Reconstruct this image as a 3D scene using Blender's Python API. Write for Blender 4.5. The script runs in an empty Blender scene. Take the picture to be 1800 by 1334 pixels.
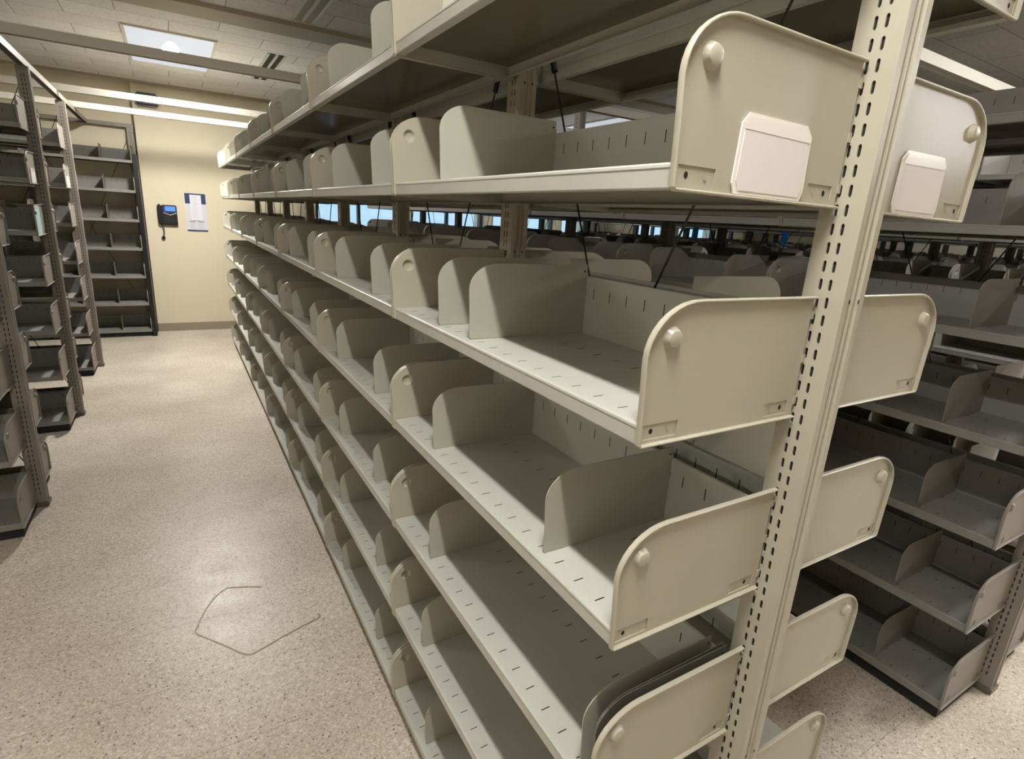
import bpy, bmesh, math, random
from mathutils import Matrix, Vector
random.seed(7)
sc = bpy.context.scene
COL = sc.collection

# ------------------------------------------------------------------ camera
right = Vector((.8598891, -.50698831, .05961197))
down = Vector((-.09061992, -.26652346, -.95955889))
fwd = Vector((.50237313, .81971221, -.27512386))
cd = bpy.data.cameras.new('camera'); cam = bpy.data.objects.new('camera', cd); COL.objects.link(cam)
m = Matrix.Identity(4)
for i in range(3):
    m[i][0] = right[i]; m[i][1] = -down[i]; m[i][2] = -fwd[i]
m[0][3], m[1][3], m[2][3] = -.78849, -.46049, 1.52100
cam.matrix_world = m
cd.sensor_width = 36; cd.lens = 972.58/1800*36; cd.clip_start = .02; cd.clip_end = 200
sc.camera = cam

# ------------------------------------------------------------------ world, exposure
w = bpy.data.worlds.new('sky'); sc.world = w; w.use_nodes = True
bg = w.node_tree.nodes['Background']; bg.inputs[0].default_value = (.50, .78, 1.0, 1); bg.inputs[1].default_value = 1.2
sc.view_settings.view_transform = 'Standard'; sc.view_settings.look = 'None'
sc.view_settings.exposure = -0.12; sc.view_settings.gamma = 1; sc.view_settings.use_curve_mapping = False
LAMP = 350.0      # emission of the lamp behind each lens
LENS = .62        # emission of the lens panel itself

S = .914          # bay width
LV = [.049 + .3028*i for i in range(7)]
CEIL = 2.71
WALL = 7.27

# ------------------------------------------------------------------ materials
def s2l(c):
    return tuple(((v/255)/12.92 if v/255 <= .04045 else ((v/255+.055)/1.055)**2.4) for v in c)
def mat(name, rgb, rough=.5, metal=0, spec=.5, emit=None, es=0, bump=0, bscale=200, var=0, vscale=3):
    M = bpy.data.materials.new(name); M.use_nodes = True; nt = M.node_tree; b = nt.nodes['Principled BSDF']
    c = s2l(rgb)
    b.inputs['Base Color'].default_value = (*c, 1); b.inputs['Roughness'].default_value = rough
    b.inputs['Metallic'].default_value = metal; b.inputs['Specular IOR Level'].default_value = spec
    if emit: b.inputs['Emission Color'].default_value = (*emit, 1); b.inputs['Emission Strength'].default_value = es
    if bump or var:
        tc = nt.nodes.new('ShaderNodeNewGeometry')
        if bump:
            n = nt.nodes.new('ShaderNodeTexNoise'); n.inputs['Scale'].default_value = bscale
            nt.links.new(tc.outputs['Position'], n.inputs['Vector'])
            bp = nt.nodes.new('ShaderNodeBump'); bp.inputs['Strength'].default_value = bump; bp.inputs['Distance'].default_value = .001
            nt.links.new(n.outputs[0], bp.inputs['Height']); nt.links.new(bp.outputs[0], b.inputs['Normal'])
        if var:
            n = nt.nodes.new('ShaderNodeTexNoise'); n.inputs['Scale'].default_value = vscale; n.inputs['Detail'].default_value = 5
            nt.links.new(tc.outputs['Position'], n.inputs['Vector'])
            r = nt.nodes.new('ShaderNodeMapRange'); r.inputs[1].default_value = .3; r.inputs[2].default_value = .7
            r.inputs[3].default_value = 1-var; r.inputs[4].default_value = 1+var
            nt.links.new(n.outputs[0], r.inputs[0])
            mx = nt.nodes.new('ShaderNodeMix'); mx.data_type = 'RGBA'; mx.blend_type = 'MULTIPLY'; mx.inputs[0].default_value = 1
            mx.inputs[6].default_value = (*c, 1); nt.links.new(r.outputs[0], mx.inputs[7])
            nt.links.new(mx.outputs[2], b.inputs['Base Color'])
    return M
putty = mat('putty_paint', (180, 174, 155), .26, spec=.5, bump=.12, bscale=900, var=.03, vscale=4)
putty_sh = mat('putty_paint_shelf', (189, 188, 177), .38, spec=.5, bump=.12, bscale=900, var=.04, vscale=6)
putty_div = mat('grey_putty_paint', (173, 171, 155), .42, spec=.45, bump=.1, bscale=900, var=.03, vscale=5)
grey = mat('aged_grey_paint', (142, 135, 125), .42, spec=.45, bump=.1, bscale=900, var=.05, vscale=5)
grey_sh = mat('aged_grey_paint_shelf', (137, 134, 128), .45, spec=.45, var=.06, vscale=8)
dark = mat('dark_slot', (18, 17, 15), .8)
slotg = mat('grey_slot', (62, 58, 52), .8)
steel = mat('dark_steel', (104, 101, 92), .35)
black = mat('black_rod', (16, 16, 16), .45)
blackpl = mat('black_plastic', (22, 23, 26), .4)
under = mat('shelf_underside_shade', (106, 99, 79), .2)  # shade below the shelves put into a darker copy of the paint
white = mat('white_card', (232, 224, 220), .55)
plas = mat('clear_pocket_edge', (244, 238, 230), .2)
aqua = mat('aqua_card', (176, 212, 212), .6)
blue = mat('blue_card', (28, 112, 178), .6)
purple = mat('purple_card', (92, 84, 128), .6)
cream = mat('cream_wall_paint', (222, 211, 184), .6, spec=.3, bump=.15, bscale=120, var=.02, vscale=1.5)
tan = mat('tan_beam_paint', (178, 168, 146), .6)
basem = mat('vinyl_baseboard', (150, 140, 122), .5)
barw = mat('white_bar_paint', (212, 208, 196), .4)
strap = mat('yellow_strap', (150, 138, 80), .4)
rubber = mat('dark_kick', (30, 30, 30), .7)
frame_m = mat('dark_window_frame', (60, 66, 66), .4)
navy = mat('navy_print', (38, 58, 100), .5)
ink = mat('grey_print', (188, 188, 194), .6)
inkd = mat('dark_print', (110, 112, 118), .6)
lcd = mat('blue_screen', (70, 120, 210), .3, emit=(.12, .28, .8), es=.7)
silver = mat('silver_trim', (190, 195, 205), .3, metal=.6)
lens_m = mat('prismatic_lens', (120, 124, 132), .3, emit=(.80, .88, 1.0), es=LENS)
lamp_m = mat('lamp_glow', (255, 255, 255), .5, emit=(1.0, .985, .955), es=LAMP)
lamp_side = mat('lamp_glow_side', (255, 255, 255), .5, emit=(.95, .97, 1.0), es=LAMP*1.6)
lamp_far = mat('lamp_glow_far', (255, 255, 255), .5, emit=(1.0, .97, .92), es=LAMP*1.5)
glass = bpy.data.materials.new('window_glass'); glass.use_nodes = True
nt = glass.node_tree; nt.nodes.clear()
o_ = nt.nodes.new('ShaderNodeOutputMaterial'); mx_ = nt.nodes.new('ShaderNodeMixShader'); t_ = nt.nodes.new('ShaderNodeBsdfTransparent')
g_ = nt.nodes.new('ShaderNodeBsdfGlossy'); g_.inputs['Roughness'].default_value = .02; mx_.inputs[0].default_value = .06
nt.links.new(t_.outputs[0], mx_.inputs[1]); nt.links.new(g_.outputs[0], mx_.inputs[2]); nt.links.new(mx_.outputs[0], o_.inputs[0])

def ramp(nt, stops, interp='LINEAR'):
    r = nt.nodes.new('ShaderNodeValToRGB'); r.color_ramp.interpolation = interp
    e = r.color_ramp.elements
    while len(e) < len(stops): e.new(.5)
    for el, (p, c) in zip(e, stops): el.position = p; el.color = (*s2l(c), 1)
    return r
def floor_material():
    M = bpy.data.materials.new('speckled_floor_tile'); M.use_nodes = True; nt = M.node_tree; b = nt.nodes['Principled BSDF']; L = nt.links.new
    g = nt.nodes.new('ShaderNodeNewGeometry')
    def vor(scale, warp=True):
        v = nt.nodes.new('ShaderNodeTexVoronoi'); v.inputs['Scale'].default_value = scale; L(g.outputs['Position'], v.inputs['Vector']); return v
    v1 = vor(190); s1 = nt.nodes.new('ShaderNodeSeparateColor'); L(v1.outputs['Color'], s1.inputs[0])
    r1 = ramp(nt, [(0, (140, 126, 110)), (.06, (176, 163, 148)), (.22, (202, 190, 174)), (.5, (216, 204, 191)), (.78, (230, 221, 210)), (.93, (246, 241, 232))], 'CONSTANT')
    L(s1.outputs[0], r1.inputs[0])
    n = nt.nodes.new('ShaderNodeTexNoise'); n.inputs['Scale'].default_value = 55; n.inputs['Detail'].default_value = 4; L(g.outputs['Position'], n.inputs['Vector'])
    r2 = ramp(nt, [(.35, (202, 190, 173)), (.65, (230, 220, 203))]); L(n.outputs[0], r2.inputs[0])
    mx = nt.nodes.new('ShaderNodeMix'); mx.data_type = 'RGBA'; mx.inputs[0].default_value = .5; L(r1.outputs[0], mx.inputs[6]); L(r2.outputs[0], mx.inputs[7])
    # dark flecks
    v2 = vor(62); s2 = nt.nodes.new('ShaderNodeSeparateColor'); L(v2.outputs['Color'], s2.inputs[0])
    lt = nt.nodes.new('ShaderNodeMath'); lt.operation = 'LESS_THAN'; lt.inputs[1].default_value = .19; L(v2.outputs['Distance'], lt.inputs[0])
    sel = nt.nodes.new('ShaderNodeMath'); sel.operation = 'GREATER_THAN'; sel.inputs[1].default_value = .62; L(s2.outputs[0], sel.inputs[0])
    mu = nt.nodes.new('ShaderNodeMath'); mu.operation = 'MULTIPLY'; L(lt.outputs[0], mu.inputs[0]); L(sel.outputs[0], mu.inputs[1])
    mu2 = nt.nodes.new('ShaderNodeMath'); mu2.operation = 'MULTIPLY'; mu2.inputs[1].default_value = .78; L(mu.outputs[0], mu2.inputs[0])
    m2 = nt.nodes.new('ShaderNodeMix'); m2.data_type = 'RGBA'; L(mu2.outputs[0], m2.inputs[0]); L(mx.outputs[2], m2.inputs[6]); m2.inputs[7].default_value = (*s2l((92, 74, 58)), 1)
    # wear
    n3 = nt.nodes.new('ShaderNodeTexNoise'); n3.inputs['Scale'].default_value = 1.7; n3.inputs['Detail'].default_value = 5; L(g.outputs['Position'], n3.inputs['Vector'])
    r3 = ramp(nt, [(.35, (232, 228, 224)), (.65, (255, 255, 255))]); L(n3.outputs[0], r3.inputs[0])
    m3 = nt.nodes.new('ShaderNodeMix'); m3.data_type = 'RGBA'; m3.blend_type = 'MULTIPLY'; m3.inputs[0].default_value = 1; L(m2.outputs[2], m3.inputs[6]); L(r3.outputs[0], m3.inputs[7])
    # tile seams
    mp = nt.nodes.new('ShaderNodeMapping'); mp.inputs['Location'].default_value = (.02, -.085, 0); L(g.outputs['Position'], mp.inputs[0])
    br = nt.nodes.new('ShaderNodeTexBrick'); br.offset = 0; br.inputs['Scale'].default_value = 1; br.inputs['Brick Width'].default_value = 40; br.inputs['Row Height'].default_value = .305
    br.inputs['Mortar Size'].default_value = .0014; br.inputs['Mortar Smooth'].default_value = .3; L(mp.outputs[0], br.inputs['Vector'])
    mm = nt.nodes.new('ShaderNodeMath'); mm.operation = 'MULTIPLY'; mm.inputs[1].default_value = .42; L(br.outputs['Fac'], mm.inputs[0])
    m4 = nt.nodes.new('ShaderNodeMix'); m4.data_type = 'RGBA'; L(mm.outputs[0], m4.inputs[0]); L(m3.outputs[2], m4.inputs[6]); m4.inputs[7].default_value = (*s2l((110, 96, 80)), 1)
    L(m4.outputs[2], b.inputs['Base Color'])
    n4 = nt.nodes.new('ShaderNodeTexNoise'); n4.inputs['Scale'].default_value = 9; n4.inputs['Detail'].default_value = 6; L(g.outputs['Position'], n4.inputs['Vector'])
    rr = nt.nodes.new('ShaderNodeMapRange'); rr.inputs[3].default_value = .27; rr.inputs[4].default_value = .46; L(n4.outputs[0], rr.inputs[0]); L(rr.outputs[0], b.inputs['Roughness']); b.inputs['Specular IOR Level'].default_value = .3
    bp = nt.nodes.new('ShaderNodeBump'); bp.inputs['Strength'].default_value = .25; bp.inputs['Distance'].default_value = .002
    n5 = nt.nodes.new('ShaderNodeTexNoise'); n5.inputs['Scale'].default_value = 22; L(g.outputs['Position'], n5.inputs['Vector'])
    L(n5.outputs[0], bp.inputs['Height']); L(bp.outputs[0], b.inputs['Normal'])
    return M
floor_m = floor_material()
def ceiling_material():
    M = bpy.data.materials.new('acoustic_ceiling_tile'); M.use_nodes = True; nt = M.node_tree; b = nt.nodes['Principled BSDF']; L = nt.links.new
    g = nt.nodes.new('ShaderNodeNewGeometry')
    mp = nt.nodes.new('ShaderNodeMapping'); mp.inputs['Location'].default_value = (.38, -.28, 0); L(g.outputs['Position'], mp.inputs[0])
    br = nt.nodes.new('ShaderNodeTexBrick'); br.offset = .5; br.inputs['Scale'].default_value = 1; br.inputs['Brick Width'].default_value = .61; br.inputs['Row Height'].default_value = .305
    br.inputs['Mortar Size'].default_value = .003; br.inputs['Mortar Smooth'].default_value = .4; br.inputs['Bias'].default_value = 0
    br.inputs['Color1'].default_value = (*s2l((236, 232, 227)), 1); br.inputs['Color2'].default_value = (*s2l((245, 242, 238)), 1); br.inputs['Mortar'].default_value = (*s2l((150, 142, 134)), 1)
    L(mp.outputs[0], br.inputs['Vector'])
    n = nt.nodes.new('ShaderNodeTexNoise'); n.inputs['Scale'].default_value = 60; n.inputs['Detail'].default_value = 6; L(g.outputs['Position'], n.inputs['Vector'])
    r = ramp(nt, [(.38, (222, 219, 216)), (.55, (255, 255, 255))]); L(n.outputs[0], r.inputs[0])
    mx = nt.nodes.new('ShaderNodeMix'); mx.data_type = 'RGBA'; mx.blend_type = 'MULTIPLY'; mx.inputs[0].default_value = .4; L(br.outputs['Color'], mx.inputs[6]); L(r.outputs[0], mx.inputs[7])
    L(mx.outputs[2], b.inputs['Base Color']); b.inputs['Roughness'].default_value = .8
    return M
ceil_m = ceiling_material()

# ------------------------------------------------------------------ mesh helpers
def box(bm, x0, x1, y0, y1, z0, z1, mi=0):
    v = [bm.verts.new((x, y, z)) for x in (x0, x1) for y in (y0, y1) for z in (z0, z1)]
    for f in ((0, 1, 3, 2), (4, 6, 7, 5), (0, 4, 5, 1), (2, 3, 7, 6), (0, 2, 6, 4), (1, 5, 7, 3)):
        bm.faces.new([v[i] for i in f]).material_index = mi
def tube(bm, pts, r, n=8, mi=0):
    rings = []
    pts = [Vector(p) for p in pts]
    for i, p in enumerate(pts):
        d = (pts[min(i+1, len(pts)-1)] - pts[max(i-1, 0)]).normalized()
        a = d.cross(Vector((0, 0, 1)));
        if a.length < .01: a = d.cross(Vector((1, 0, 0)))
        a.normalize(); b = d.cross(a)
        rings.append([bm.verts.new(p + r*(math.cos(2*math.pi*k/n)*a + math.sin(2*math.pi*k/n)*b)) for k in range(n)])
    for A, B in zip(rings, rings[1:]):
        for k in range(n): bm.faces.new((A[k], A[(k+1) % n], B[(k+1) % n], B[k])).material_index = mi
    bm.faces.new(rings[0]).material_index = mi; bm.faces.new(list(reversed(rings[-1]))).material_index = mi
def finish(name, bm, mats, smooth=False):
    bmesh.ops.recalc_face_normals(bm, faces=bm.faces)
    me = bpy.data.meshes.new(name); bm.to_mesh(me); bm.free()
    for m_ in (mats if isinstance(mats, (list, tuple)) else [mats]): me.materials.append(m_)
    if smooth:
        for p in me.polygons: p.use_smooth = True
        me.set_sharp_from_angle(angle=math.radians(28))
    return me
def link(name, me, parent=None, mw=None):
    o = bpy.data.objects.new(name, me); COL.objects.link(o)
    if parent: o.parent = parent
    if mw is not None: o.matrix_local = mw
    return o
def tag(o, label, cat, group=None, kind=None):
    o['label'] = label; o['category'] = cat
    if group: o['group'] = group
    if kind: o['kind'] = kind
    return o
def struct(name, bm, m_, label=None):
    o = link(name, finish(name, bm, m_)); o['kind'] = 'structure'
    if label: o['label'] = label
    return o
def empty(name, mw):
    o = bpy.data.objects.new(name, None); o.empty_display_size = .05; COL.objects.link(o); o.matrix_world = mw; return o

# ------------------------------------------------------------------ room shell
X0, X1, Y0 = -5.2, 11.2, -5.5
bm = bmesh.new(); box(bm, X0-.2, X1+.2, Y0-.2, WALL+.4, -.1, 0); struct('floor', bm, floor_m)
bm = bmesh.new(); box(bm, X0-.2, X1+.2, Y0-.2, WALL+.4, CEIL, CEIL+.12); struct('ceiling', bm, ceil_m)
bm = bmesh.new(); box(bm, X0-.2, X0, Y0, WALL+.3, 0, CEIL); struct('wall_left', bm, cream)
bm = bmesh.new(); box(bm, X1, X1+.2, Y0, WALL+.3, 0, CEIL); struct('wall_right', bm, cream)
bm = bmesh.new(); box(bm, X0-.2, X1+.2, Y0-.2, Y0, 0, CEIL); struct('wall_near', bm, cream)
XR = -1.044      # edge of the wall recess that takes the wall rack
wins = [(.82, 1.98), (2.12, 3.28), (3.42, 4.58), (4.72, 5.3), (6.42, 7.3), (7.44, 8.5)]
WZ0, WZ1 = 1.0, 2.46
bm = bmesh.new()
box(bm, X0-.2, XR, 7.40, 7.62, 0, CEIL)
box(bm, XR, wins[0][0], WALL, 7.62, 0, CEIL)
box(bm, wins[0][0], X1+.2, WALL, 7.62, 0, WZ0); box(bm, wins[0][0], X1+.2, WALL, 7.62, WZ1, CEIL)
for (a, b), (c, d) in zip(wins, wins[1:] + [(X1+.2, 0)]): box(bm, b, c, WALL, 7.62, WZ0, WZ1)
struct('wall_back', bm, cream)
for i, (a, b) in enumerate(wins):
    fr = bmesh.new(); t = .045
    box(fr, a, a+t, 7.33, 7.41, WZ0, WZ1); box(fr, b-t, b, 7.33, 7.41, WZ0, WZ1)
    box(fr, a+t, b-t, 7.33, 7.41, WZ0, WZ0+t); box(fr, a+t, b-t, 7.33, 7.41, WZ1-t, WZ1)
    box(fr, (a+b)/2-.02, (a+b)/2+.02, 7.34, 7.40, WZ0+t, WZ1-t)
    wo = link('window_%d' % (i+1), finish('window', fr, frame_m)); wo['kind'] = 'structure'
    p = bmesh.new(); box(p, a+t, b-t, 7.366, 7.372, WZ0+t, WZ1-t); link('pane', finish('pane', p, glass), wo)
    s_ = bmesh.new(); box(s_, a, b, 7.24, 7.33, WZ0-.02, WZ0+.002); link('sill', finish('sill', s_, barw), wo)
bm = bmesh.new(); box(bm, XR+.0, X1, WALL-.012, WALL, 0, .095); struct('baseboard_back', bm, basem)
bm = bmesh.new(); box(bm, X0, XR-.02, 7.388, 7.40, 0, .095); struct('baseboard_recess', bm, basem)
bm = bmesh.new(); box(bm, X0, X1, 3.95, 4.22, CEIL-.028, CEIL); struct('trim_1', bm, tan)
# small cove strip where wall meets ceiling
bm = bmesh.new(); box(bm, X0, X1, 7.17, WALL, CEIL-.015, CEIL); struct('trim_2', bm, tan)

# ceiling lights: recessed lens panels
def make_light():
    bm = bmesh.new(); a, b, t = .29, .61, .018
    for x0, x1, y0, y1 in ((-a-t, -a, -b-t, b+t), (a, a+t, -b-t, b+t), (-a, a, -b-t, -b), (-a, a, b, b+t)): box(bm, x0, x1, y0, y1, -.014, 0)
    fr = finish('light_frame', bm, barw)
    bm = bmesh.new(); box(bm, -a, a, -b, b, -.008, -.001); le = finish('lens', bm, lens_m)
    bm = bmesh.new(); n = 24
    ring = [bm.verts.new((.036*math.cos(2*math.pi*k/n), .34*math.sin(2*math.pi*k/n), -.0085)) for k in range(n)]
    bm.faces.new(ring).material_index = 0
    ring3 = [bm.verts.new((v.co.x, v.co.y, -.0075)) for v in ring]
    for k in range(n): bm.faces.new((ring3[k], ring3[(k+1) % n], ring[(k+1) % n], ring[k])).material_index = 1
    bm.faces.new(ring3).material_index = 1
    return fr, le, finish('lamp', bm, [lamp_m, barw])
LM = make_light()
def ceiling_light(x, y, label, lamp=None):
    e = empty('ceiling_light', Matrix.Translation((x, y, CEIL)))
    tag(e, label, 'ceiling light', 'recessed ceiling light panels')
    for nm, me in zip(('light_frame', 'lens', 'lamp'), LM):
        if nm == 'lamp' and lamp: me = me.copy(); me.materials[0] = lamp
        o = link(nm, me, e)
        if nm == 'lamp' and lamp: o.scale.x = 1.6
ceiling_light(-.672, 5.47, 'recessed rectangular light panel glowing over the far end of the aisle', lamp_far)
for x, y, t in ((-.672, -.30, 'recessed light panel over the aisle beside the near end of the foreground rack'),
                (-3.9, 3.0, 'added fill light panel over the left racks'), (-3.9, -1.5, 'added fill light panel over the open floor at left'),  # both unseen, added as ambient fill and to lift the ceiling
                (3.9, 5.2, 'added fill light panel over the third rack, near the windows'), (6.79, -2.75, 'recessed light panel over the open floor at far right'),  # the one near the windows is unseen, added as room fill
                (2.35, -.25, 'added fill light panel at the near end between the right-hand rack and the third rack'), (3.92, -1.4, 'added fill light panel over the open floor in front of the third rack'),  # unseen panels added to brighten the right side, kept out of view
                (5.49, -.6, 'added fill light panel at the near end between the fourth rack and the fifth rack'), (8.6, 3.4, 'added fill light panel over the farthest racks')):  # unseen panels added for more bounce light among the right racks
    ceiling_light(x, y, t, lamp_side if x == 6.79 else None)
# linear air diffusers
def diffuser(x, y0, y1, label, dk):
    e = empty('air_diffuser', Matrix.Translation((x, y0, CEIL)))
    tag(e, label, 'air vent', 'linear air diffusers')
    bm = bmesh.new()
    for dx in (-.085, -.02, .045): box(bm, dx, dx+.02 if dx > -.08 else dx+.02, 0, y1-y0, -.008, 0)
    link('rail', finish('rail', bm, barw), e)
    bm = bmesh.new()
    for dx in (-.062, .003): box(bm, dx, dx+.04, 0, y1-y0, -.002, 0)
    link('slot', finish('slot', bm, dark if dk else tan), e)
diffuser(.085, 4.92, 6.05, 'white ceiling strip with two black air slots near light panel', True)
diffuser(.085, 2.9, 3.9, 'white ceiling strip with pale rails nearer than the ceiling beam', False)

# ------------------------------------------------------------------ rack components
UPH = 2.245
def upright_mesh(m_):
    bm = bmesh.new(); hw = .031; x0, x1 = 0, .05; p = .3028/12
    cols = [(-.0105, -.0065), (.0065-.0105+.0040+.0065-.0025, 0)]
    cols = [(-.0095, -.0047), (.0047, .0095)]
    for X, sgn in ((x0, -1), (x1, 1)):
        ys = [-hw, cols[0][0]-.004, cols[0][1]+.0025, cols[1][0]-.0025 if False else 0, 0, cols[1][1]+.004, hw]
        ya, yb, yc, yd, ye = -hw, -.0135, 0, .0135, hw
        def q(a, b, z0, z1): bm.faces.new([bm.verts.new((X, a, z0)), bm.verts.new((X, b, z0)), bm.verts.new((X, b, z1)), bm.verts.new((X, a, z1))])
        q(ya, yb, 0, UPH); q(yd, ye, 0, UPH)
        zs = .06; q(yb, yd, 0, zs)
        n = int((UPH-.02-zs)/p)
        for i in range(n):
            z0 = zs+i*p; z1 = z0+p
            for (ca, cb), (la, lb) in zip(cols, ((yb, yc), (yc, yd))):
                o = [(la, z0), (lb, z0), (lb, z1), (la, z1)]
                zm = (z0+z1)/2; h = .0080; c = (ca+cb)/2; r = (cb-ca)/2
                inn = [(c-r, zm-h+r), (c-r*.5, zm-h), (c+r*.5, zm-h), (c+r, zm-h+r), (c+r, zm+h-r), (c+r*.5, zm+h), (c-r*.5, zm+h), (c-r, zm+h-r)]
                O = [bm.verts.new((X, a, b)) for a, b in o]; I = [bm.verts.new((X, a, b)) for a, b in inn]
                J = [bm.verts.new((X-sgn*.0022, a, b)) for a, b in inn]
                bm.faces.new((O[0], O[1], I[2], I[1])); bm.faces.new((O[1], I[3], I[2])); bm.faces.new((O[1], O[2], I[4], I[3])); bm.faces.new((O[2], I[5], I[4]))
                bm.faces.new((O[2], O[3], I[6], I[5])); bm.faces.new((O[3], I[7], I[6])); bm.faces.new((O[3], O[0], I[0], I[7])); bm.faces.new((O[0], I[1], I[0]))
                for k in range(8): bm.faces.new((I[k], I[(k+1) % 8], J[(k+1) % 8], J[k]))
                dk = bm.faces.new([bm.verts.new((X-sgn*.0024, v.co.y*1.0, v.co.z)) for v in J]); dk.material_index = 1
        q(yb, yd, zs+n*p, UPH)
    # grooved side faces (facing along the rack)
    for s in (-1, 1):
        prof = [(0, s*hw), (.012, s*hw), (.014, s*(hw-.0045)), (.0235, s*(hw-.0045)), (.0245, s*(hw-.001)), (.0265, s*(hw-.001)), (.0275, s*(hw-.0045)), (.036, s*(hw-.0045)), (.038, s*hw), (.05, s*hw)]
        for (a, b), (c, d) in zip(prof, prof[1:]):
            bm.faces.new([bm.verts.new((a, b, 0)), bm.verts.new((c, d, 0)), bm.verts.new((c, d, UPH)), bm.verts.new((a, b, UPH))])
        for zc in (.22, .62, 1.44, 1.86) if s < 0 else ():
            for xx in (.0135, .0365):
                nn = 8; f = bm.faces.new([bm.verts.new((xx+.0022*math.cos(k*math.pi/4), s*(hw+.0004), zc+.0035*math.sin(k*math.pi/4))) for k in range(nn)]); f.material_index = 1
    bm.faces.new([bm.verts.new(c) for c in ((0, -hw, UPH), (.05, -hw, UPH), (.05, hw, UPH), (0, hw, UPH))])
    bmesh.ops.remove_doubles(bm, verts=bm.verts, dist=.00005)
    return finish('upright', bm, [m_, dark])
def foot_mesh():
    bm = bmesh.new(); box(bm, -.006, .056, -.037, .037, .003, .022); box(bm, -.012, .062, -.03, .03, 0, .004)
    return finish('foot', bm, steel)
UP = {0: upright_mesh(putty), 1: upright_mesh(grey)}
UP[1].materials[1] = slotg
FT = foot_mesh()

def smooth_outline(front, corner, back, h, drop=0.0, fr=.006):
    # (x,z): bottom back -> bottom front -> curved top front -> top back
    pts = [(back, 0), (front+fr*.8, -drop), (front, .004-drop)]
    cz = h*corner[1]; cx = corner[0]
    pts.append((front-fr*.5, cz*.6))
    n = 9
    for k in range(n+1):
        a = math.pi/2*k/n
        pts.append((front-fr + cx*(1-math.cos(a)), cz + (h-cz)*math.sin(a)))
    pts.append((back, h))
    return pts
def bracket_mesh(m_, y0, out):
    # sheet at y0, rolled rim toward out (+1/-1)
    bm = bmesh.new(); th = .0014
    P = smooth_outline(-.321, (.082, .62), -.006, .183, 0, .006)
    kn = (-.284, .137); pads = [(-.312, -.252, .008, .028), (-.074, -.020, .008, .028)]
    for dy in (0, th):
        Y = y0 - out*dy
        vs = [bm.verts.new((x, Y, z)) for x, z in P]; ed = [bm.edges.new((vs[i], vs[(i+1) % len(vs)])) for i in range(len(vs))]
        n = 16; c = [bm.verts.new((kn[0]+.0148*math.cos(2*math.pi*k/n), Y, kn[1]+.0148*math.sin(2*math.pi*k/n))) for k in range(n)]
        ed += [bm.edges.new((c[k], c[(k+1) % n])) for k in range(n)]
        pr = []
        for a, b, z0, z1 in pads:
            q = [bm.verts.new((x, Y, z)) for x, z in ((a, z0), (b, z0), (b, z1), (a, z1))]; pr.append(q)
            ed += [bm.edges.new((q[k], q[(k+1) % 4])) for k in range(4)]
        bmesh.ops.triangle_fill(bm, use_beauty=True, use_dissolve=False, edges=ed)
        c2 = [bm.verts.new((kn[0]+.0105*math.cos(2*math.pi*k/n), Y+out*.0072, kn[1]+.0105*math.sin(2*math.pi*k/n))) for k in range(n)]
        c3 = [bm.verts.new((kn[0]+.0085*math.cos(2*math.pi*k/n), Y+out*.0080, kn[1]+.0085*math.sin(2*math.pi*k/n))) for k in range(n)]
        for k in range(n): bm.faces.new((c[k], c[(k+1) % n], c2[(k+1) % n], c2[k])); bm.faces.new((c2[k], c2[(k+1) % n], c3[(k+1) % n], c3[k]))
        bm.faces.new(c3)
        for q in pr:
            q2 = [bm.verts.new((v.co.x, Y-out*.0016, v.co.z)) for v in q]
            for k in range(4): bm.faces.new((q[k], q[(k+1) % 4], q2[(k+1) % 4], q2[k]))
            bm.faces.new(q2)
    # screw hole and rivet in each pad
    for a, b, z0, z1 in pads:
        for fx, r, mi in ((.25 if a < -.2 else .72, .0032, 1), (.75 if a < -.2 else .25, .0026, 0)):
            cx = a+(b-a)*fx; cz = (z0+z1)/2; n = 10
            yy = y0 - out*.0016 + out*(.0003 if mi else .0012)
            f = bm.faces.new([bm.verts.new((cx+r*math.cos(2*math.pi*k/n), yy, cz+r*1.2*math.sin(2*math.pi*k/n))) for k in range(n)]); f.material_index = mi
    # rolled rim
    def rim(pp, w=.0065, t=.0032):
        prev = None
        for i, (x, z) in enumerate(pp):
            a = Vector(pp[max(i-1, 0)]); b = Vector(pp[min(i+1, len(pp)-1)]); d = (b-a).normalized(); nrm = Vector((d.y, -d.x))  # inward
            ins = []
            for s, yy in ((0, -th), (-.0008, w*.35), (-.0004, w*.8), (.0010, w), (t-.001, w), (t, w*.8), (t, -th)):
                ins.append(bm.verts.new((x+nrm.x*s, y0+out*yy, z+nrm.y*s)))
            if prev:
                for k in range(len(ins)-1): bm.faces.new((prev[k], prev[k+1], ins[k+1], ins[k]))
            else: bm.faces.new(ins)
            prev = ins
        bm.faces.new(prev)
    # orientation: outline runs bottom-back to front to top-back
    rim(P)
    for z in (.02, .085, .15): box(bm, -.007, -.0004, y0-.001, y0+.001, z, z+.012)
    return finish('end_bracket', bm, [m_, dark], smooth=True)
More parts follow.
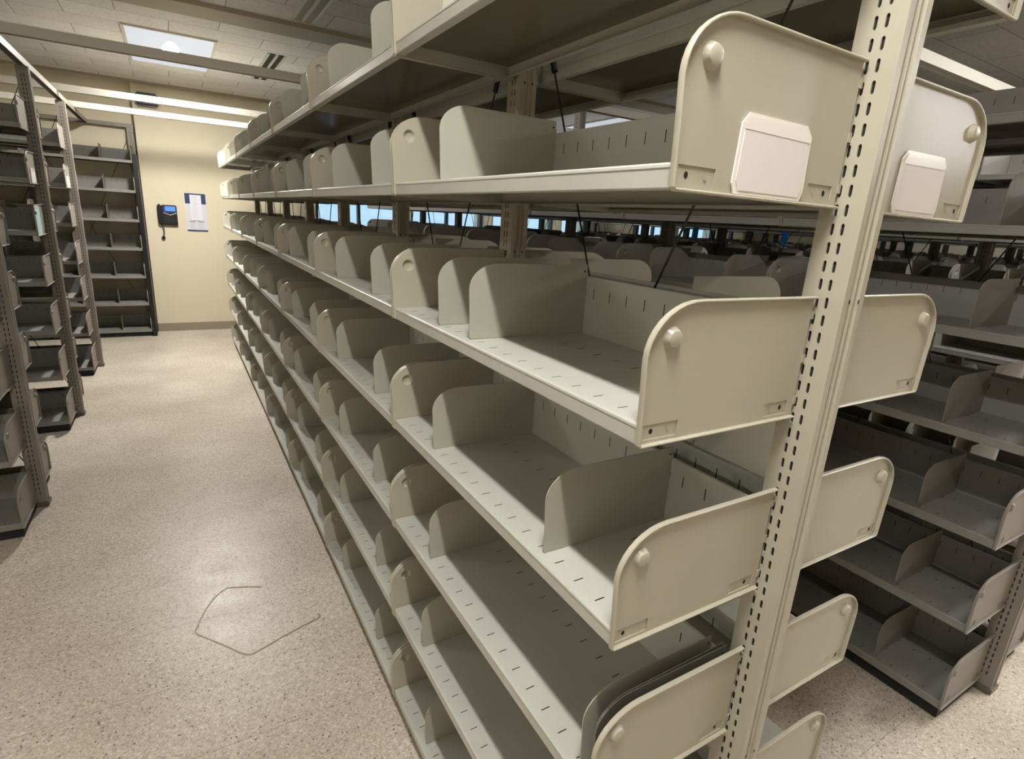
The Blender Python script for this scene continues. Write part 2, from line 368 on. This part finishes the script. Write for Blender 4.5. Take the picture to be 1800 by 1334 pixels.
def board_mesh(m_):
    bm = bmesh.new(); y0, y1 = .0108, S-.0108; T = .030; pitch = .0517
    rows = [(-.300, -.282), (-.135, -.117)]
    n = 16; ys = []
    for k in range(n): c = S/2+(k-(n-1)/2)*pitch; ys.append((c-.0011, c+.0011))
    yb = [y0]+[v for p in ys for v in p]+[y1]
    xb = [-.313, rows[0][0], rows[0][1], rows[1][0], rows[1][1], -.022]
    g = [[bm.verts.new((x, y, T)) for y in yb] for x in xb]
    for i in range(5):
        for j in range(len(yb)-1):
            if i in (1, 3) and j % 2 == 1:
                cx0, cx1, a, b = xb[i], xb[i+1], yb[j], yb[j+1]
                f = bm.faces.new([bm.verts.new(c) for c in ((cx0, a, T-.0016), (cx1, a, T-.0016), (cx1, b, T-.0016), (cx0, b, T-.0016))]); f.material_index = 1
                continue
            bm.faces.new((g[i][j], g[i+1][j], g[i+1][j+1], g[i][j+1]))
    # folded front edge
    prof = [(-.313, T), (-.3155, T-.0003), (-.3178, T-.0025), (-.3182, T-.0055), (-.3174, T-.0066), (-.3174, .0035), (-.3166, .002), (-.298, .002), (-.298, .010), (-.2995, .010)]
    for (a, b), (c, d) in zip(prof, prof[1:]):
        bm.faces.new([bm.verts.new((a, y0, b)), bm.verts.new((a, y1, b)), bm.verts.new((c, y1, d)), bm.verts.new((c, y0, d))])
    # underside sheet and side returns
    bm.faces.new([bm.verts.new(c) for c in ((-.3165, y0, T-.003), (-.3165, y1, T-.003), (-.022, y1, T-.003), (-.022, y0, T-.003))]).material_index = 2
    for y in (y0, y1): bm.faces.new([bm.verts.new(c) for c in ((-.3172, y, .002), (-.022, y, .002), (-.022, y, T), (-.313, y, T), (-.3172, y, T-.003))])
    bm.faces.new([bm.verts.new(c) for c in ((-.022, y0, .002), (-.022, y1, .002), (-.022, y1, T), (-.022, y0, T))])
    bm.faces.new([bm.verts.new(c) for c in ((-.022, y0, .002), (-.022, y1, .002), (-.036, y1, .002), (-.036, y0, .002))])
    bmesh.ops.remove_doubles(bm, verts=bm.verts, dist=.00005)
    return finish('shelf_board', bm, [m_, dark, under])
def backstop_mesh(m_):
    bm = bmesh.new(); y0, y1 = .0108, S-.0108; pitch = .0517; n = 16
    ys = []
    for k in range(n): c = S/2+(k-(n-1)/2)*pitch; ys.append((c-.0011, c+.0011))
    yb = [y0]+[v for p in ys for v in p]+[y1]; zb = [.030, .108, .130, .152]
    for X in (-.0215, -.0200):
        g = [[bm.verts.new((X, y, z)) for y in yb] for z in zb]
        for i in range(3):
            for j in range(len(yb)-1):
                f = bm.faces.new((g[i][j], g[i+1][j], g[i+1][j+1], g[i][j+1]))
                if i == 1 and j % 2 == 1: f.material_index = 1
    prof = [(-.0215, .152), (-.0212, .1545), (-.0150, .1545), (-.0140, .152), (-.0140, .147), (-.0155, .147), (-.0155, .1515), (-.0200, .152)]
    for (a, b), (c, d) in zip(prof, prof[1:]):
        bm.faces.new([bm.verts.new((a, y0, b)), bm.verts.new((a, y1, b)), bm.verts.new((c, y1, d)), bm.verts.new((c, y0, d))])
    for y in (y0, y1): bm.faces.new([bm.verts.new(c) for c in ((-.0215, y, .03), (-.02, y, .03), (-.02, y, .152), (-.0215, y, .152))])
    return finish('backstop', bm, [m_, dark])
def divider_mesh(m_):
    bm = bmesh.new(); P = smooth_outline(-.303, (.062, .66), -.0235, .148, 0, .004); th = .0009; Z = .0308
    A = [bm.verts.new((x, -th, z+Z)) for x, z in P]; B = [bm.verts.new((x, th, z+Z)) for x, z in P]
    bm.faces.new(A); bm.faces.new(list(reversed(B)))
    for k in range(len(P)): bm.faces.new((A[k], A[(k+1) % len(P)], B[(k+1) % len(P)], B[k]))
    # hooks at the back edge with a punched hole
    box(bm, -.0255, -.0222, -.0016, .0016, .155, .162); box(bm, -.0255, -.0222, -.0016, .0016, .118, .128)
    f = bm.faces.new([bm.verts.new((-.031+.0022*math.cos(k*math.pi/4), -th-.0003, .165+.0022*math.sin(k*math.pi/4))) for k in range(8)]); f.material_index = 1
    return finish('divider', bm, [m_, dark])
COMP = {}
for c, (a, b, d) in {0: (putty, putty_sh, putty_div), 1: (grey, grey_sh, grey)}.items():
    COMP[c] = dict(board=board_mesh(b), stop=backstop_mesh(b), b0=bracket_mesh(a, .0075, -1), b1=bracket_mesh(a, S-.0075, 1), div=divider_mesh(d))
for n_ in ('board', 'stop'): COMP[1][n_].materials[1] = slotg
div_dark = divider_mesh(steel)
def kick_mesh():
    bm = bmesh.new(); box(bm, -.300, -.03, .012, S-.012, -.046, .001); return finish('kick_plate', bm, rubber)
KICK = kick_mesh()
def card_mesh(m_, x0=-.222, x1=-.09, z0=.004, z1=.092):
    # paper in a clear pocket with clipped corners, on the outer face of a bracket
    bm = bmesh.new(); c = .011
    P = [(x0+.002, z0), (x1-.002, z0), (x1+.003, z0+.012), (x1+.001, z1-c*1.1), (x1-c, z1), (x0+c, z1+.001), (x0, z1-c), (x0-.003, z0+.012)]
    for t, ins, mi, yb in ((.0022, 0, 1, 0), (.0030, .004, 0, .0)):
        cx = (x0+x1)/2; cz = (z0+z1)/2
        Q = [(cx+(x-cx)*(1-ins/.05), cz+(z-cz)*(1-ins/.04)) if mi == 0 else (x, z) for x, z in P]
        A = [bm.verts.new((x, -t, z)) for x, z in Q]; B = [bm.verts.new((x, 0, z)) for x, z in Q]
        bm.faces.new(A).material_index = mi
        for k in range(8): bm.faces.new((A[k], A[(k+1) % 8], B[(k+1) % 8], B[k])).material_index = mi
    # folded top strip
    f = bm.faces.new([bm.verts.new(p) for p in ((x0+.003, -.0034, z1-.017), (x1-.003, -.0034, z1-.019), (x1-.004, -.0034, z1-.012), (x1-c, -.0034, z1-.004), (x0+c, -.0034, z1-.003), (x0+.003, -.0034, z1-.011))]); f.material_index = 1
    return finish('label_card', bm, [m_, plas])
CARD = {'white': card_mesh(white), 'aqua': card_mesh(aqua, -.30, -.16, .0, .18)}

R180 = Matrix.Rotation(math.pi, 4, 'Z')
ORD = ['first', 'second', 'third', 'fourth', 'fifth', 'sixth', 'seventh', 'eighth']
rest_shelves = []; rest_divs = []
def rack(org, rot, nb, tone, rname, bayword, sides, bar_z=None, indiv=lambda s, k, l: True, divs=lambda s, k, l: [.215, .68], divind=lambda s, k, l: True, braces=True, cards=()):
    M = Matrix.Translation((org[0], org[1], 0)) @ Matrix.Rotation(rot, 4, 'Z'); C = COMP[tone]
    col = 'beige' if tone == 0 else 'grey'
    for k in range(nb+1):
        u = empty('rack_upright', M @ Matrix.Translation((0, k*S, 0)))
        pos = 'at its near end' if k == 0 and bayword == 'near end' else ('at its aisle end' if k == 0 else 'at its far end' if k == nb else '%s from the %s' % (ORD[k], bayword))
        tag(u, '%s slotted steel upright of the %s, %s' % (col, rname, pos), 'shelf upright', 'uprights of the ' + rname)
        link('column', UP[tone], u); link('foot', FT, u)
    for sname, sg in sides:
        for k in range(nb):
            for l in range(7):
                if sg < 0: m_ = M @ Matrix.Translation((0, k*S, LV[l]))
                else: m_ = M @ Matrix.Translation((.05, (k+1)*S, LV[l])) @ R180
                if indiv(sname, k, l):
                    e = empty('library_shelf', m_)
                    tag(e, '%s steel shelf on %s, %s side, %s bay from %s, %s up' % (col, rname, sname, ORD[k], bayword, ORD[l]), 'shelf', 'shelves of the ' + rname)
                    link('shelf_board', C['board'], e); link('backstop', C['stop'], e)
                    a = link('end_bracket', C['b0'], e); b = link('end_bracket', C['b1'], e)
                    if l == 0: link('kick_plate', KICK, e)
                    for (cs, cl, cm) in cards:
                        if cs == sname and cl == l and k == 0:
                            if sg < 0: c = link('label_card', CARD[cm], a, Matrix.Translation((0, .0068, 0)))
                            else: c = link('label_card', CARD[cm], b, Matrix.Translation((0, S-.0068, 0)) @ Matrix.Scale(-1, 4, (0, 1, 0)))
                            c['label'] = ('blank white' if cm == 'white' else 'pale aqua') + ' label card'
                else: rest_shelves.append((m_, tone))
                dl = divs(sname, k, l)
                for i, y in enumerate(dl):
                    yy = y if sg < 0 else S-y
                    dm = m_ @ Matrix.Translation((0, yy, 0))
                    if divind(sname, k, l):
                        d = link('shelf_divider', C['div']); d.matrix_world = dm
                        which = '' if len(dl) == 1 else (', nearer of two' if i == 0 else ', farther of two')
                        if bayword != 'near end' and len(dl) == 2: which = ', right of two' if i == 0 else ', left of two'
                        tag(d, '%s divider, %s, %s side, %s bay, %s shelf up%s' % (col, rname, sname, ORD[k], ORD[l], which), 'shelf divider', 'dividers on the ' + rname)
                    else: rest_divs.append((dm, tone))
    if braces:
        for k in range(nb):
            e = empty('sway_brace', M @ Matrix.Translation((.025, k*S, 0)))
            tag(e, 'crossed black sway rods inside the %s, %s bay from %s' % (rname, ORD[k], bayword), 'brace', 'sway rods of the ' + rname)
            for a, b in (((-.0028, .0325, .24), (-.0028, S-.0325, 2.13)), ((.0028, S-.0325, .24), (.0028, .0325, 2.13))):
                bm = bmesh.new(); tube(bm, (a, b), .0024, 6); r_ = link('rod', finish('rod', bm, black), e)
                A = Vector(a); B = Vector(b); bm = bmesh.new(); tube(bm, (A.lerp(B, .86), A.lerp(B, .90)), .008, 6); link('turnbuckle', finish('turnbuckle', bm, black), e)
    return M

# ------------------------------------------------------------------ the foreground rack
fg_div = {(0, 6): [.215, .68], (0, 5): [.672], (0, 4): [.510, .662], (0, 3): [.204, .677], (0, 2): [.682], (0, 1): [.72], (0, 0): [.681]}
def fd(s, k, l):
    if s == 'left' and k == 0: return fg_div[(0, l)]
    if s == 'right' and k == 0 and l in (4,): return [.3, .7]
    j = ((k*7+l*3) % 5)*.006
    return [.215+j, .68-j]
near = 'near end'
rack((0, -.0065), 0, 7, 0, 'foreground rack', near, (('left', -1), ('right', 1)), divs=fd,
     divind=lambda s, k, l: s == 'left' or l in (4, 3, 5) or k == 0, cards=(('left', 5, 'white'), ('right', 5, 'white')))
# loose plates leaning against the bracket of the third shelf
for y, rz, me, t in ((.046, .0, COMP[0]['div'], 'beige divider pushed close to the near bracket of the third shelf up'),
                     (.022, .012, div_dark, 'dark steel plate stacked beside near bracket, third shelf up, inner of two'),
                     (.015, -.004, div_dark, 'dark steel plate stacked beside near bracket, third shelf up, outer of two')):
    d = link('shelf_divider', me); d.matrix_world = Matrix.Translation((-.004, y, LV[2]+(.004 if me is div_dark else 0))) @ Matrix.Rotation(rz, 4, 'Z')
    tag(d, t, 'shelf divider')
# ------------------------------------------------------------------ right-hand racks
rack((1.568, .028), 0, 7, 1, 'right-hand rack', near, (('left', -1), ('right', 1)),
     divs=lambda s, k, l: [.228, .69] if s == 'left' else [.25], divind=lambda s, k, l: s == 'left')
names = ['third rack', 'fourth rack', 'fifth rack', 'sixth rack', 'seventh rack']
for i, nm in enumerate(names):
    rack((3.138+1.57*i, .03), 0, 7, 1, nm, near, (('left', -1), ('right', 1)), indiv=lambda s, k, l: False,
         divs=lambda s, k, l: [.23, .69] if (k+l) % 3 else [.4], divind=lambda s, k, l: False, braces=(i < 2))
# ------------------------------------------------------------------ left racks, ends to the aisle
for i, (cy, nm) in enumerate(((2.855, 'nearest left rack'), (4.28, 'middle left rack'), (5.70, 'farthest left rack'))):
    rack((-1.487, cy), math.pi/2, 2, 1, nm, 'aisle', (('near', -1), ('far', 1)),
         divs=lambda s, k, l: [.45] if s == 'near' else [], divind=lambda s, k, l: True, braces=True,
         cards=(('near', 5, 'white'), ('far', 5, 'white')) + ((('near', 4, 'aqua'),) if i == 1 else ()))
rack((-1.095, 7.32), math.pi/2, 2, 1, 'back wall rack', 'right end', (('front', -1),), divs=lambda s, k, l: [.28, .6] if k == 0 else [.4], braces=True)

bm = bmesh.new(); box(bm, -1.093, -1.052, 6.995, 7.286, 0, 1.96); tag(link('end_slab', finish('end_slab', bm, blackpl)), 'black upright slab at the right end of the back wall rack', 'panel')  # black slab between the wall rack and the wall edge
def merged(name, lst, parts, mats):
    V = []; F = []; MI = []; cache = {}
    for m_, tone in lst:
        for me in parts(tone):
            if me.name not in cache:
                cache[me.name] = ([v.co.copy() for v in me.vertices], [tuple(p.vertices) for p in me.polygons], [p.material_index for p in me.polygons])
            vs, fs, mi = cache[me.name]; n0 = len(V)
            V.extend([m_ @ v for v in vs]); F.extend([tuple(i+n0 for i in f) for f in fs]); MI.extend(mi)
    me = bpy.data.meshes.new(name); me.from_pydata(V, [], F); me.polygons.foreach_set('material_index', MI)
    for m_ in mats: me.materials.append(m_)
    me.update(); return me
C1 = COMP[1]
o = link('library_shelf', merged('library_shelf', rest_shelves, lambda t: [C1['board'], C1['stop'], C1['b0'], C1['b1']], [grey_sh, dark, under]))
tag(o, 'grey steel shelves of the racks beyond the right-hand rack', 'shelf', kind='stuff')
o = link('shelf_divider', merged('shelf_divider', rest_divs, lambda t: [COMP[1]['div']], [grey, dark]))
tag(o, 'divider plates on the racks seen through the open shelving', 'shelf divider', kind='stuff')

# ------------------------------------------------------------------ overhead ties
def bar(name, x0, x1, y0, y1, z0, z1, label, m_=barw):
    bm = bmesh.new(); t = .004
    # inverted channel
    if x1-x0 > y1-y0:
        box(bm, x0, x1, y0, y1, z1-t, z1); box(bm, x0, x1, y0, y0+t, z0, z1-t); box(bm, x0, x1, y1-t, y1, z0, z1-t)
        for xx in (x0, x1-t): box(bm, xx, xx+t, y0+t, y1-t, z0, z1-t)
    else:
        box(bm, x0, x1, y0, y1, z1-t, z1); box(bm, x0, x0+t, y0, y1, z0, z1-t); box(bm, x1-t, x1, y0, y1, z0, z1-t)
    o = link(name, finish(name, bm, m_)); tag(o, label, 'tie bar', 'overhead tie bars')
    if z0 > 2.28:
        bm = bmesh.new(); box(bm, .004, .046, y0+.008, y1-.008, 2.2462, z0-.0005); link('support_block', finish('support_block', bm, m_), o)
    return o
bar('tie_bar', -5.1, .06, 3.62, 3.67, 2.286, 2.336, 'white steel tie bar across the aisle, nearest of three')
bar('tie_bar', -5.1, .06, 5.45, 5.50, 2.286, 2.336, 'white steel tie bar across the aisle, middle of three')
bar('tie_bar', -5.1, .06, 6.40, 6.45, 2.286, 2.336, 'white steel tie bar across the aisle, nearest the back wall')
bar('tie_bar', .0, 9.5, .885, .935, 2.247, 2.291, 'white steel tie bar over the right-hand racks, nearer one')
bar('tie_bar', .0, 9.5, 2.725, 2.775, 2.247, 2.291, 'white steel tie bar over the right-hand racks, farther one')
bar('tie_bar', -1.505, -1.465, 2.6, 7.32, 2.246, 2.284, 'steel tie bar running along the tops of the left rack ends', grey)
bar('top_rail', -5.1, -1.06, 7.325, 7.365, 2.246, 2.284, 'grey top rail of the rack against the back wall', grey)

# ------------------------------------------------------------------ things on the back wall
def wall_obj(name, x, z, label, cat):
    e = empty(name, Matrix.Translation((x, WALL, z))); return tag(e, label, cat)
ph = wall_obj('wall_phone', -.90, 1.24, 'dark wall telephone with blue screen beside the poster', 'telephone')
bm = bmesh.new(); box(bm, .02, .17, -.045, 0, 0, .22); bmesh.ops.bevel(bm, geom=bm.edges[:], offset=.008, segments=2, affect='EDGES'); link('body', finish('body', bm, blackpl, True), ph)
bm = bmesh.new(); box(bm, -.022, .022, -.062, -.022, .005, .225); bmesh.ops.bevel(bm, geom=bm.edges[:], offset=.012, segments=3, affect='EDGES')
box(bm, -.018, .018, -.025, 0, .03, .2); link('handset', finish('handset', bm, blackpl, True), ph)
bm = bmesh.new(); box(bm, .055, .155, -.050, -.044, .155, .205); link('screen', finish('screen', bm, lcd), ph)
bm = bmesh.new(); box(bm, .035, .165, -.0475, -.044, .138, .212); link('screen_bezel', finish('screen_bezel', bm, navy), ph)
bm = bmesh.new()
for a, b in (((.035, .135), (.10, .112)), ((.10, .112), (.165, .135))):
    v = [bm.verts.new((x, y, z)) for y in (-.050, -.044) for x, z in ((a[0], a[1]-.005), (b[0], b[1]-.005), (b[0], b[1]+.005), (a[0], a[1]+.005))]
    for f in ((0, 1, 2, 3), (4, 5, 6, 7), (0, 1, 5, 4), (2, 3, 7, 6), (1, 2, 6, 5), (0, 3, 7, 4)): bm.faces.new([v[i] for i in f])
link('trim_strip', finish('trim_strip', bm, silver), ph)
bm = bmesh.new()
for r in range(3):
    for c in range(4): box(bm, .045+c*.027, .062+c*.027, -.049, -.044, .025+r*.024, .039+r*.024)
link('keypad', finish('keypad', bm, mat('dark_keys', (40, 42, 50), .5)), ph)
bm = bmesh.new(); pts = []
for k in range(90):
    t = k/89; z = .01-.155*t if t < .9 else .01-.155*t; a = t*26*math.pi/2.2
    pts.append((.005+.018*math.sin(t*3.0)+.006*math.cos(a), -.022+.006*math.sin(a), z))
tube(bm, pts, .0042, 6); 
for k in range(60):
    pass
link('cord', finish('cord', bm, blackpl, True), ph)
bm = bmesh.new(); box(bm, -.008, .03, -.034, -.012, -.16, -.128); bmesh.ops.bevel(bm, geom=bm.edges[:], offset=.006, segments=2, affect='EDGES'); link('plug', finish('plug', bm, blackpl, True), ph)

po = wall_obj('wall_poster', -.64, 1.19, 'white notice poster with navy header on the cream wall', 'poster')
bm = bmesh.new(); box(bm, 0, .212, -.004, 0, 0, .415); link('sheet', finish('sheet', bm, mat('poster_white', (214, 216, 224), .4)), po)
bm = bmesh.new(); box(bm, .0, .212, -.006, -.004, .30, .415); box(bm, 0, .212, -.008, 0, -.008, .006); link('header', finish('header', bm, [navy]), po)
bm = bmesh.new(); box(bm, .05, .165, -.009, -.006, .115, .40); link('notice_paper', finish('notice_paper', bm, mat('notice_white', (228, 228, 234), .5)), po)
bm = bmesh.new()
for i in range(13): box(bm, .066, .066+random.uniform(.05, .084), -.0096, -.009, .385-i*.020, .389-i*.020)
for i in range(9):
    for c in (0, 1): box(bm, .03+c*.085, .03+c*.085+random.uniform(.04, .066), -.0046, -.004, .085-i*.0085, .0875-i*.0085)
link('print_lines', finish('print_lines', bm, ink), po)
bm = bmesh.new(); box(bm, .03, .09, -.0046, -.004, .096, .104); box(bm, .115, .18, -.0046, -.004, .096, .104); link('print_heading', finish('print_heading', bm, inkd), po)

el = wall_obj('emergency_light_box', -.905, 2.545, 'black box mounted high on the cream wall under the ceiling', 'fixture')  # black box taken for an emergency light
bm = bmesh.new(); box(bm, -.105, .105, -.07, 0, -.075, .062); bmesh.ops.bevel(bm, geom=bm.edges[:], offset=.018, segments=3, affect='EDGES'); link('housing', finish('housing', bm, blackpl, True), el)
bm = bmesh.new()
for i in range(7): box(bm, -.085, .085, -.0725, -.07, -.055+i*.014, -.049+i*.014)
link('grille', finish('grille', bm, rubber), el)

# strap on the floor
def floor_px(px, py):
    d = right*((px-900)/972.58) + down*((py-667)/972.58) + fwd; t = -1.521/d.z; return (-.78849+d.x*t, -.46049+d.y*t)
path = [(-.608, 1.722), (-.66, 1.748), (-.729, 1.775), (-.757, 1.755), (-.785, 1.722), (-.81, 1.675), (-.832, 1.62), (-.852, 1.556), (-.846, 1.535), (-.77, 1.44), (-.715, 1.365), (-.69, 1.345), (-.668, 1.350), (-.58, 1.385), (-.50, 1.412), (-.441, 1.428), (-.432, 1.44), (-.436, 1.456)]
bm = bmesh.new(); prev = None
for i, p in enumerate(path):
    a = Vector(path[max(i-1, 0)]); b = Vector(path[min(i+1, len(path)-1)]); d = (b-a).normalized(); n = Vector((-d.y, d.x))*.0022
    q = [bm.verts.new((p[0]+s*n.x, p[1]+s*n.y, z)) for s, z in ((-1, .0008), (1, .0008), (1, .0022), (-1, .0022))]
    if prev:
        for k in range(4): bm.faces.new((prev[k], prev[(k+1) % 4], q[(k+1) % 4], q[k]))
    else: bm.faces.new(q)
    prev = q
bm.faces.new(prev)
tag(link('plastic_strap', finish('plastic_strap', bm, strap)), 'thin yellow plastic strap lying in a loop on the aisle floor', 'strap')

# hanging tags on the third rack
for y, m_, t in ((1.96, blue, 'small bright blue tag hanging under a third rack shelf, nearer one'), (2.74, blue, 'small bright blue tag hanging under a third rack shelf, farther one'), (.62, purple, 'small purple tag hanging from the third rack')):
    bm = bmesh.new(); box(bm, 2.809, 2.811, y-.025, y+.025, 1.47, 1.563); tag(link('shelf_tag', finish('shelf_tag', bm, m_)), t, 'tag')
